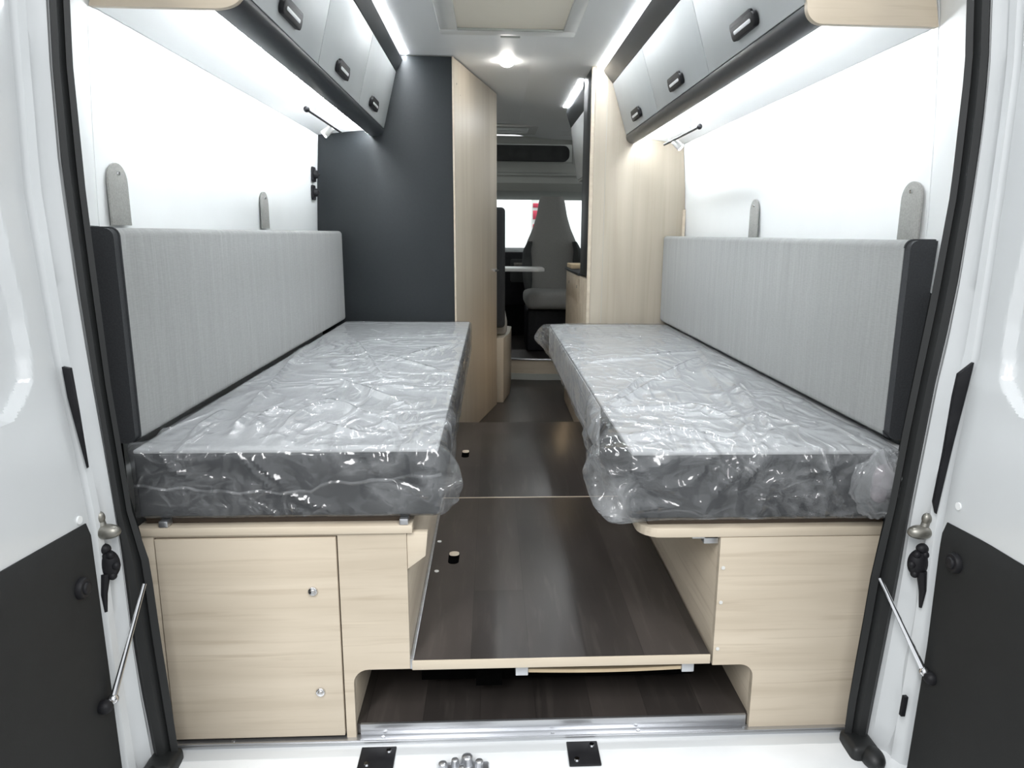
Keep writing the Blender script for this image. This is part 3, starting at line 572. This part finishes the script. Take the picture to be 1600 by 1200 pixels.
# ------------------------------------------------------------------ overhead cabinets
def overhead(s, xf, xdb, xdt, xc, zb, zdb, zdt, zc, y0, y1, tabw, handles, side):
    """s=+1 right, -1 left; x values absolute"""
    t = thing('overhead_cabinet', 'grey-white overhead cabinet with three flap doors along the %s wall' % side, 'cabinet', (xf, y0, zb), 'overhead cabinets above the beds')
    o = s
    xw = lambda z: interp(tabw, z)-o*.003
    # carcass behind the doors
    prof = [(xdb+o*.02, zdb), (xdt+o*.02, zdt), (xc+o*.02, zc-.006), (xw(zc)-o*.02, zc-.006), (xw(zb+.045), zb+.045), (xf+o*.03, zb+.045)]
    obj('carcass', prism(B(), prof, 'y', y0+.016, y1-.001), WHITE_WALL, t)
    # wood end panel with a rounded lower front corner
    curve = [(xdb+(xf+o*.012-xdb)*(1-math.cos(R(a))), zdb-.004-(zdb-.004-zb)*math.sin(R(a))) for a in range(0, 91, 10)]
    e = [(xdt, zdt), (xdb, zdb)] + curve + [(xw(zb), zb), (xw(zc), zc-.006), (xc, zc-.006)]
    obj('end_panel', prism(B(), e, 'y', y0-.002, y0+.013, .001), WOODX, t)
    # dark lower profile: rounded from the door's lower edge to the underside, with an inner return
    inner = [(xf+o*.012, zb+.026), (xdb+o*.03, zdb), (xdb, zdb)]
    obj('lower_profile', prism(B(), curve+[(xf+o*.016, zb)]+inner[:1]+inner[1:], 'y', y0+.0135, y1-.001), FASCIA, t)
    obj('cornice', prism(B(), [(xdt, zdt), (xc, zc-.012), (xc+o*.012, zc-.008), (xdt+o*.018, zdt+.002)], 'y', y0, y1-.001), FASCIA, t)
    obj('underside', prism(B(), [(xf+o*.018, zb+.030), (xw(zb+.003), zb+.003), (xw(zb+.012), zb+.012), (xf+o*.018, zb+.042)], 'y', y0+.016, y1-.002), UNDER, t)
    n = Vector((-(zdt-zdb), 0, (xdt-xdb))); n = n if n.x*o < 0 else -n; n.normalize(); u = Vector((xdt-xdb, 0, zdt-zdb)).normalized()
    L = (y1-y0)/3
    for i in range(3):
        a = y0+i*L+.0025; b2 = y0+(i+1)*L-.0025
        p0 = Vector((xdb, 0, zdb))+u*.003; p1 = Vector((xdt, 0, zdt))-u*.003
        q = [(p0.x, p0.z), (p1.x, p1.z), (p1.x-n.x*.016, p1.z-n.z*.016), (p0.x-n.x*.016, p0.z-n.z*.016)]
        d = obj('door', prism(B(), q, 'y', a, b2, .001), GLOSS, t)
        c = Vector((xdb, handles[i], zdb))+u*.046+n*.001
        # handle frame: local x along van, local y up the door, local z out of the door
        mx = Matrix((Vector((0, 1, 0)), u, n)).transposed().to_4x4(); mx.translation = c
        h = B(); tt = bmesh.new(); merge(tt, prism(B(), rrect(-.084, .076, -.019, .016, .014), 'z', 0, .013, .002)); merge(tt, prism(B(), rrect(-.060, .090, .002, .026, .010), 'z', 0, .008, .002)); merge(h, tt, mx)
        hh = obj('handle', h, BLACKP, d)
        h = B(); tt = bmesh.new(); merge(tt, prism(B(), rrect(-.064, .050, -.006, .003, .004), 'z', .0132, .0150, .0004)); merge(h, tt, mx); obj('handle_inlay', h, HANDI, hh, label='light inlay')
    # lamps
    k = B(); prism(k, [(xf+o*.0185, zb+.004), (xf+o*.0225, zb+.005), (xf+o*.0205, zb+.016), (xf+o*.0185, zb+.016)], 'y', y0+.03, y1-.01)
    tag(obj('under_cabinet_light', k, LEDU), 'white strip light under the %s overhead cabinet' % side, 'light strip', 'strip lights under the cabinets')
    k = B(); zl = min(cz(xc), cz(xc-o*.018)); box(k, min(xc, xc-o*.018), max(xc, xc-o*.018), y0+.02, y1-.003, zl-.003, zl-.0005)
    tag(obj('ceiling_light_strip', k, LED), 'bright light strip where the %s overhead cabinet meets the ceiling' % side, 'light strip', 'strip lights along the ceiling')
overhead(-1, -.585, -.540, -.476, -.446, 1.515, 1.548, 1.800, 1.860, .205, 2.128, LW, (.51, 1.12, 1.745), 'left')
overhead(1, .614, .591, .519, .474, 1.499, 1.536, 1.767, 1.832, .150, 2.128, RW, (.47, 1.13, 1.79), 'right')
def reading(s, xa, ya, yb, z, label):
    t = thing('reading_lamp', label, 'lamp', (xa, (ya+yb)/2, z), 'reading lamps on rails')
    b = B(); tube(b, [(xa, ya, z), (xa, yb, z)], .005); ball(b, (xa, ya, z), .010); obj('rail', b, BLACKP, t)
    for y in (lerp(ya, yb, .25), lerp(ya, yb, .85)): obj('bracket', cyl(B(), (xa, y, z), (xa, y, z+.055), .004), ALU, t)
    b = B(); y = lerp(ya, yb, .7); cyl(b, (xa-s*.0, y, z-.004), (xa+s*.03, y, z-.028), .012, .016, 20, .002); h_ = obj('lamp_head', b, HATCHW, t)
    b = B(); cyl(b, (xa+s*.0305, y, z-.0285), (xa+s*.033, y, z-.0305), .0135, n=20); obj('lens', b, SPOT, h_)
reading(-1, -.640, 1.10, 1.64, 1.468, 'slim black reading lamp rail under the left overhead cabinet')
reading(1, .685, 1.22, 1.74, 1.452, 'slim black reading lamp rail under the right overhead cabinet')

# ------------------------------------------------------------------ ceiling fittings
def hatch(x0, x1, y0, y1, label, z=1.868, closed=True):
    t = thing('skylight', label, 'skylight', ((x0+x1)/2, (y0+y1)/2, z), 'roof skylights')
    b = B(); f = .07
    t0 = bmesh.new()
    for (a0, a1, c0, c1) in ((x0-f, x1+f, y0-f, y0), (x0-f, x1+f, y1, y1+f), (x0-f, x0, y0, y1), (x1, x1+f, y0, y1)): box(t0, a0, a1, c0, c1, z-.014, z+.004, .005)
    merge(b, t0); obj('frame', b, HATCHW, t)
    b = B()
    for (a0, a1, c0, c1) in ((x0-.02, x1+.02, y0-.02, y0+.002), (x0-.02, x1+.02, y1-.002, y1+.02), (x0-.02, x0+.002, y0, y1), (x1-.002, x1+.02, y0, y1)): box(b, a0, a1, c0, c1, z+.004, 2.10)
    box(b, x0-.02, x1+.02, y0-.02, y1+.02, 2.10, 2.105) if False else None; obj('shaft', b, HATCHW, t)
    obj('dome', box(B(), x0-.02, x1+.02, y0-.02, y1+.02, 2.101, 2.105), GLASS, t)
    if closed: obj('blind', box(B(), x0+.001, x1-.001, y0+.001, y1-.001, z-.008, z-.004, .001), BLIND, t)
    if not closed: return
    obj('blind_rail', box(B(), x0+.001, x1-.001, y1-.02, y1-.002, z-.016, z-.0085, .002), CABG, t)
hatch(-.175, .240, 1.1, 1.64, 'large skylight with closed beige blind in the ceiling above the beds')
hatch(-.25, .235, 4.22, 4.50, 'small open-blind skylight letting in daylight in the ceiling near the driving cab', 1.862, False)
obj_ = tag(obj('vent_slot', box(B(), -.005, .075, 1.745, 1.757, 1.858, 1.8655, .002), CABG), 'small grey slot behind the big skylight frame', 'catch')
t = thing('ceiling_spotlight', 'small round lit spotlight in the ceiling above the bed ends', 'lamp', (.03, 2.2, 1.868))
b = B(); cyl(b, (.03, 2.2, 1.875), (.03, 2.2, 1.866), .040, .038, 32, .001); obj('ring', b, HATCHW, t)
b = B(); ball(b, (.03, 2.2, 1.8625), .033, (1, 1, .62)); obj('lens', b, SPOT, t)

t = thing('ceiling_spotlight', 'added ceiling spotlight, unseen behind the bathroom cabin, brightening dinette and cab', 'lamp', (-.40, 3.6, 1.872))  # added lamp, kept out of view, to put more light into the cab
b = B(); cyl(b, (-.40, 3.6, 1.875), (-.40, 3.6, 1.863), .040, .036, 32, .002); obj('ring', b, HATCHW, t)
b = B(); ball(b, (-.40, 3.6, 1.862), .031, (1, 1, .75)); obj('lens', b, SPOT, t)

# ------------------------------------------------------------------ bathroom cabin (left) and tall cabinet (right)
t = thing('bathroom_cabin', 'tall cabin with anthracite end wall and pale wooden door at left bed end', 'bathroom', (-.5, 2.13, 0))
e = [(-.870, .030), (-.866, 1.1), (-.858, 1.3), (-.841, 1.53), (-.80, 1.74), (-.735, 1.868), (-.219, 1.866), (-.225, .030)]
obj('end_wall', prism(B(), e, 'y', 2.130, 2.150, .0008), ANTH, t, label='anthracite end wall')
b = B(); prism(b, [(-.2185, 2.129), (-.2165, 2.129), (-.012, 2.99), (-.012, 3.02), (-.05, 3.02), (-.2185, 2.20)], 'z', .030, 1.866, .001); w_ = obj('door', b, WOODZ, t)
hx, hy, hz = -.040, 2.88, .868
b = B(); cyl(b, (hx-.002, hy, hz), (hx+.028, hy-.007, hz), .010); tube(b, [(hx+.026, hy-.007, hz), (hx+.034, hy-.03, hz), (hx+.012, hy-.11, hz)], .006); obj('door_handle', b, CHROME, w_)
for x, y, z in ((-.207, 2.18, 1.76), (-.195, 2.24, 1.72)): obj('screw_cap', ball(B(), (x, y, z), .006), STEEL, w_)
obj('door_edge', box(B(), -.223, -.2145, 2.1245, 2.1288, .03, 1.866, .001), WOODE, t)
t = thing('tall_cabinet', 'tall pale wooden cabinet with vertical grain at right bed end', 'cabinet', (.65, 2.13, 0))
e = [(.441, .030), (.441, 1.838), (.77, 1.826), (.83, 1.74), (.866, 1.53), (.886, 1.3), (.895, 1.1), (.898, .030)]
obj('end_wall', prism(B(), e, 'y', 2.130, 2.148, .0008), WOODZ, t)
obj('trim_strip', box(B(), .497, .4985, 2.1285, 2.130, .65, 1.83), CABG, t)
obj('wall_edge', box(B(), .880, .893, 2.118, 2.1295, .6, 1.20, .002), WOODE, t)
obj('aisle_side', box(B(), .424, .4405, 2.150, 2.42, .875, 1.838, .001), ANTH, t, label='anthracite side facing the aisle')
obj('front_edge', box(B(), .424, .4405, 2.132, 2.149, .03, 1.838, .001), WOODE, t)
# kitchen
t = thing('kitchen_unit', 'wooden kitchen block with pale worktop beyond the tall cabinet', 'kitchen unit', (.6, 2.65, 0))
obj('front', box(B(), .424, .44, 2.152, 3.10, .03, .862, .001), WOODX, t); obj('end_panel', box(B(), .424, .89, 3.1005, 3.116, .03, .862, .001), WOODX, t)
obj('worktop', box(B(), .414, .89, 2.43, 3.125, .863, .878, .002), ANTH, t)
for y in (2.52, 2.92): obj('drawer_button', cyl(B(), (.4238, y, .80), (.418, y, .80), .009, .008, 18), STEEL, t)
obj('drawer_front', box(B(), .4205, .4237, 2.44, 3.08, .72, .845, .001), WOODX, t)
t = thing('overhead_cabinet', 'short overhead kitchen cabinet with strip light beyond the tall cabinet', 'cabinet', (.5, 2.8, 1.45))
obj('carcass', prism(B(), [(.50, 1.40), (.455, 1.755), (.44, 1.82), (.80, 1.82), (.86, 1.40)], 'y', 2.425, 3.25), CABG, t)
obj('door', prism(B(), [(.492, 1.41), (.447, 1.72), (.456, 1.72), (.501, 1.41)], 'y', 2.43, 3.245, .001), GLOSS, t)
obj('cornice', prism(B(), [(.447, 1.722), (.420, 1.80), (.420, 1.838), (.434, 1.838), (.458, 1.722)], 'y', 2.425, 3.25), FASCIA, t)
obj('handle', box(B(), .482, .494, 2.5, 2.58, 1.43, 1.455, .004), BLACKP, t)
b = B(); box(b, .402, .420, 2.425, 3.255, 1.8405, 1.8425); tag(obj('ceiling_light_strip', b, LED), 'short bright light strip above the kitchen cabinet', 'light strip', 'strip lights along the ceiling')
t = thing('floor_light', 'small warm lamp on the kitchen block front lighting the bathroom door', 'lamp', (.42, 2.66, .4))
obj('housing', cyl(B(), (.4238, 2.66, .40), (.417, 2.66, .40), .032), HATCHW, t)
obj('lens', cyl(B(), (.4168, 2.66, .40), (.414, 2.66, .40), .024), WARM, t)
t = thing('chopping_board', 'small tan wooden tray on the far end of the kitchen worktop', 'tray', (.46, 3.0, .879))
b = B(); box(b, .425, .53, 2.86, 3.10, .879, .905, .004); obj('tray', b, TAN, t)
obj('upright_lip', box(B(), .512, .53, 2.85, 2.859, .879, .945, .002), TAN, t)

# ------------------------------------------------------------------ dinette and driving cab
t = thing('dinette_bench', 'bench with wooden base and grey cushions beyond the bathroom door', 'bench', (-.3, 3.3, 0))
b = B(); prism(b, [(-.85, 3.04), (.03, 3.04), (.075, 3.30), (.095, 3.62), (.06, 3.66), (-.85, 3.66)], 'z', .029, .44, .002); obj('base', b, WOODZ, t)
b = B(); box(b, -.80, .055, 3.16, 3.70, .442, .56, .03, 4); obj('seat_cushion', b, SEATF, t)
b = B(); box(b, -.80, .040, 3.06, 3.155, .50, 1.235, .025, 4); obj('back_cushion', b, DGREY, t)
t = thing('dinette_table', 'pale narrow table top in front of the swivelled seat', 'table', (-.1, 3.9, .8))
b = B(); prism(b, rrect(-.80, .335, 3.72, 4.05, .06), 'z', .816, .838, .003); obj('table_top', b, HATCHW, t)
obj('leg', cyl(B(), (-.3, 3.88, .2), (-.3, 3.88, .816), .025), ALU, t)
# curved podium step
cur = lambda x: 3.74+.30*(1-math.cos(max(0, (.36-x))*1.9)) if x < .36 else 3.74
xs = [-.86+.0436*i for i in range(41)]
def podium_prof(off): return [(x, cur(x)+off) for x in xs] + [(xs[-1], 5.0), (xs[0], 5.0)]
t = thing('podium', 'curved wooden step with metal edge up to the driving cab', 'step', (.2, 3.8, .03))
obj('riser', prism(B(), podium_prof(0.01), 'z', .075, .172), WOODX, t); obj('plinth', prism(B(), podium_prof(.0), 'z', .029, .0745), CABG, t)
obj('tread', prism(B(), podium_prof(.012), 'z', .1725, .182), VINYL, t)
b = B(); tube(b, [(x, cur(x)+.006, .180) for x in xs], .008, 8); obj('edge_profile', b, ALU, t)
# seats
def cab_seat(cx, cy, label, flip=1):
    t = thing('captain_chair', label, 'seat', (cx, cy, .18), 'seats of the driving cab')
    def pr(z): return interp([(.55, .21), (.80, .225), (.95, .225), (1.03, .195), (1.12, .155), (1.22, .125), (1.34, .104), (1.375, .09)], z)
    rows = []
    for i in range(34):
        z = .55+.825*i/33; w_ = pr(z); lean = cy+.16+(z-.55)*.12
        ring = []
        for k in range(25):
            a = 2*math.pi*k/24; ring.append((cx+w_*math.copysign(abs(math.cos(a))**.6, math.cos(a)), lean+.065*math.copysign(abs(math.sin(a))**.7, math.sin(a)), z))
        rows.append(ring)
    b = B(); sheet(b, rows); 
    b.verts.ensure_lookup_table(); obj('backrest', b, SEATF, t)
    for s in (-1, 1):
        b = B(); rows = []
        for i in range(16):
            z = .60+.42*i/15; w_ = pr(z)*(.96); lean = cy+.085+(z-.55)*.12; th = .045*math.sin(math.pi*(i+1)/17)**.5
            rows.append([(cx+s*(w_-.012+th*.9*math.cos(2*math.pi*k/12)), lean+.045*math.sin(2*math.pi*k/12), z) for k in range(13)])
        sheet(b, rows); obj('side_bolster', b, CABD, t, label='black side bolster')
    b = B(); box(b, cx-.235, cx+.235, cy-.36, cy+.16, .52, .65, .05, 5); obj('seat_cushion', b, SEATF, t)
    b = B(); box(b, cx-.22, cx+.22, cy-.22, cy+.2, .183, .515, .02, 3); obj('pedestal', b, BLACKP, t)
    b = B(); box(b, cx+.16, cx+.26, cy-.33, cy-.25, .42, .50, .02, 3); obj('swivel_lever', b, STEEL, t)
    return t
cab_seat(.445, 4.32, 'grey cab seat with black bolsters turned to face the living area')
cab_seat(-.42, 4.45, 'grey cab seat on the steering wheel side, hidden mostly by the bathroom')
# shelf over the cab
t = thing('cab_overhead_shelf', 'grey moulded shelf with dark recess above the driving cab', 'shelf', (0, 4.7, 1.35))
b = B(); prism(b, [(-.86, 1.30), (-.86, 1.86), (.86, 1.86), (.86, 1.30), (.72, 1.42), (-.72, 1.42)], 'y', 4.95, 5.0); obj('back_panel', b, CABG, t)
b = B()
rows = [[(x, y, z) for x in (-.86, 0, .86)] for y, z in ((4.74, 1.86), (4.74, 1.80))]; sheet(b, rows, (0, .02, 0))
rows = [[(x, y+.00*abs(x), z) for x in (-.86, -.4, 0, .4, .86)] for y, z in ((4.72, 1.655), (4.70, 1.64), (4.66, 1.57), (4.62, 1.555), (4.61, 1.54))]; sheet(b, rows, (0, .015, .004)); obj('front_lip', b, CABG, t)
b = B(); rows = [[(x, y, z) for x in (-.86, -.4, 0, .4, .86)] for y, z in ((4.62, 1.54), (4.60, 1.48), (4.64, 1.42), (4.80, 1.385), (5.1, 1.37))]; sheet(b, rows, (0, .01, .01)); obj('headliner', b, CABG, t)
b = B(); prism(b, rrect(-.66, .60, 1.665, 1.79, .05), 'y', 4.742, 4.80, .004); obj('recess', b, CABD, t, label='dark storage recess')
for s in (-1, 1): obj('end_cheek', box(B(), s*.62, s*.86, 4.70, 4.75, 1.56, 1.86, .01), CABG, t)
# windscreen, dash, cab sides
struct('window_1', prism(B(), [(-.86, .9), (.88, .9), (.84, 1.45), (-.82, 1.45)], 'y', 5.45, 5.456), GLASS)
t = thing('dashboard', 'black dashboard below the windscreen in the driving cab', 'dashboard', (0, 5.2, .8))
b = B(); prism(b, [(5.02, .45), (4.98, .80), (5.05, .92), (5.2, .955), (5.44, .93), (5.44, .45)], 'x', -.86, .88, .01); obj('body', b, BLACKP, t)
b = B(); prism(b, rrect(.12, .38, .66, .86, .02), 'y', 4.955, 4.985, .004); obj('centre_panel', b, CABD, t)
obj('vent', (lambda b: (box(b, .15, .35, 4.950, 4.9545, .80, .83, .002), b)[-1])(B()), STEEL, t)
t = thing('steering_wheel', 'black steering wheel in front of the dashboard at left', 'steering wheel', (-.38, 4.85, .95))
b = B(); tube(b, [(-.38+.19*math.cos(R(a)), 4.86+.06*math.sin(R(a)), .93+.18*math.sin(R(a))) for a in range(0, 361, 12)], .014, 8); obj('rim', b, BLACKP, t)
b = B(); box(b, -.44, -.32, 4.86, 4.90, .88, .98, .02, 3); tube(b, [(-.56, 4.86, .93), (-.2, 4.86, .93)], .014); tube(b, [(-.38, 4.88, .93), (-.38, 4.955, .86)], .03); obj('hub', b, BLACKP, t)
struct('wall_cab_left', box(B(), -.92, -.87, 3.91, 5.45, -.1, .92), CABG); struct('wall_cab_right', box(B(), .91, .96, 3.91, 5.45, -.1, .92), CABG)
struct('window_2', box(B(), -.90, -.896, 3.95, 5.40, .92, 1.45), GLASS); struct('window_3', box(B(), .93, .934, 3.95, 5.40, .92, 1.45), GLASS)
struct('floor_cab', box(B(), -.87, .90, 4.61, 5.45, -.03, .028), VINYL)
struct('wall_cab_front', box(B(), -.86, .88, 5.46, 5.5, -.1, .93), BLACKP)
struct('roof_cab', box(B(), -.9, .93, 4.81, 5.45, 1.46, 1.88), CABG) if False else None
# red sign in the hall beyond the windscreen
t = thing('hall_sign', 'red and white banner in the hall beyond the windscreen', 'sign', (.72, 9.0, -.55))
b = B(); box(b, .52, .80, 9.0, 9.03, -.5, 2.0, .005); obj('banner', b, HATCHW, t)
for z0, z1 in ((1.28, 1.40), (1.44, 1.50), (1.14, 1.21)): obj('red_field', box(B(), .54, .78, 8.992, 8.9995, z0, z1, .001), RED, t)
obj('foot', box(B(), .50, .95, 8.9, 9.15, -.549, -.501, .005), STEEL, t)
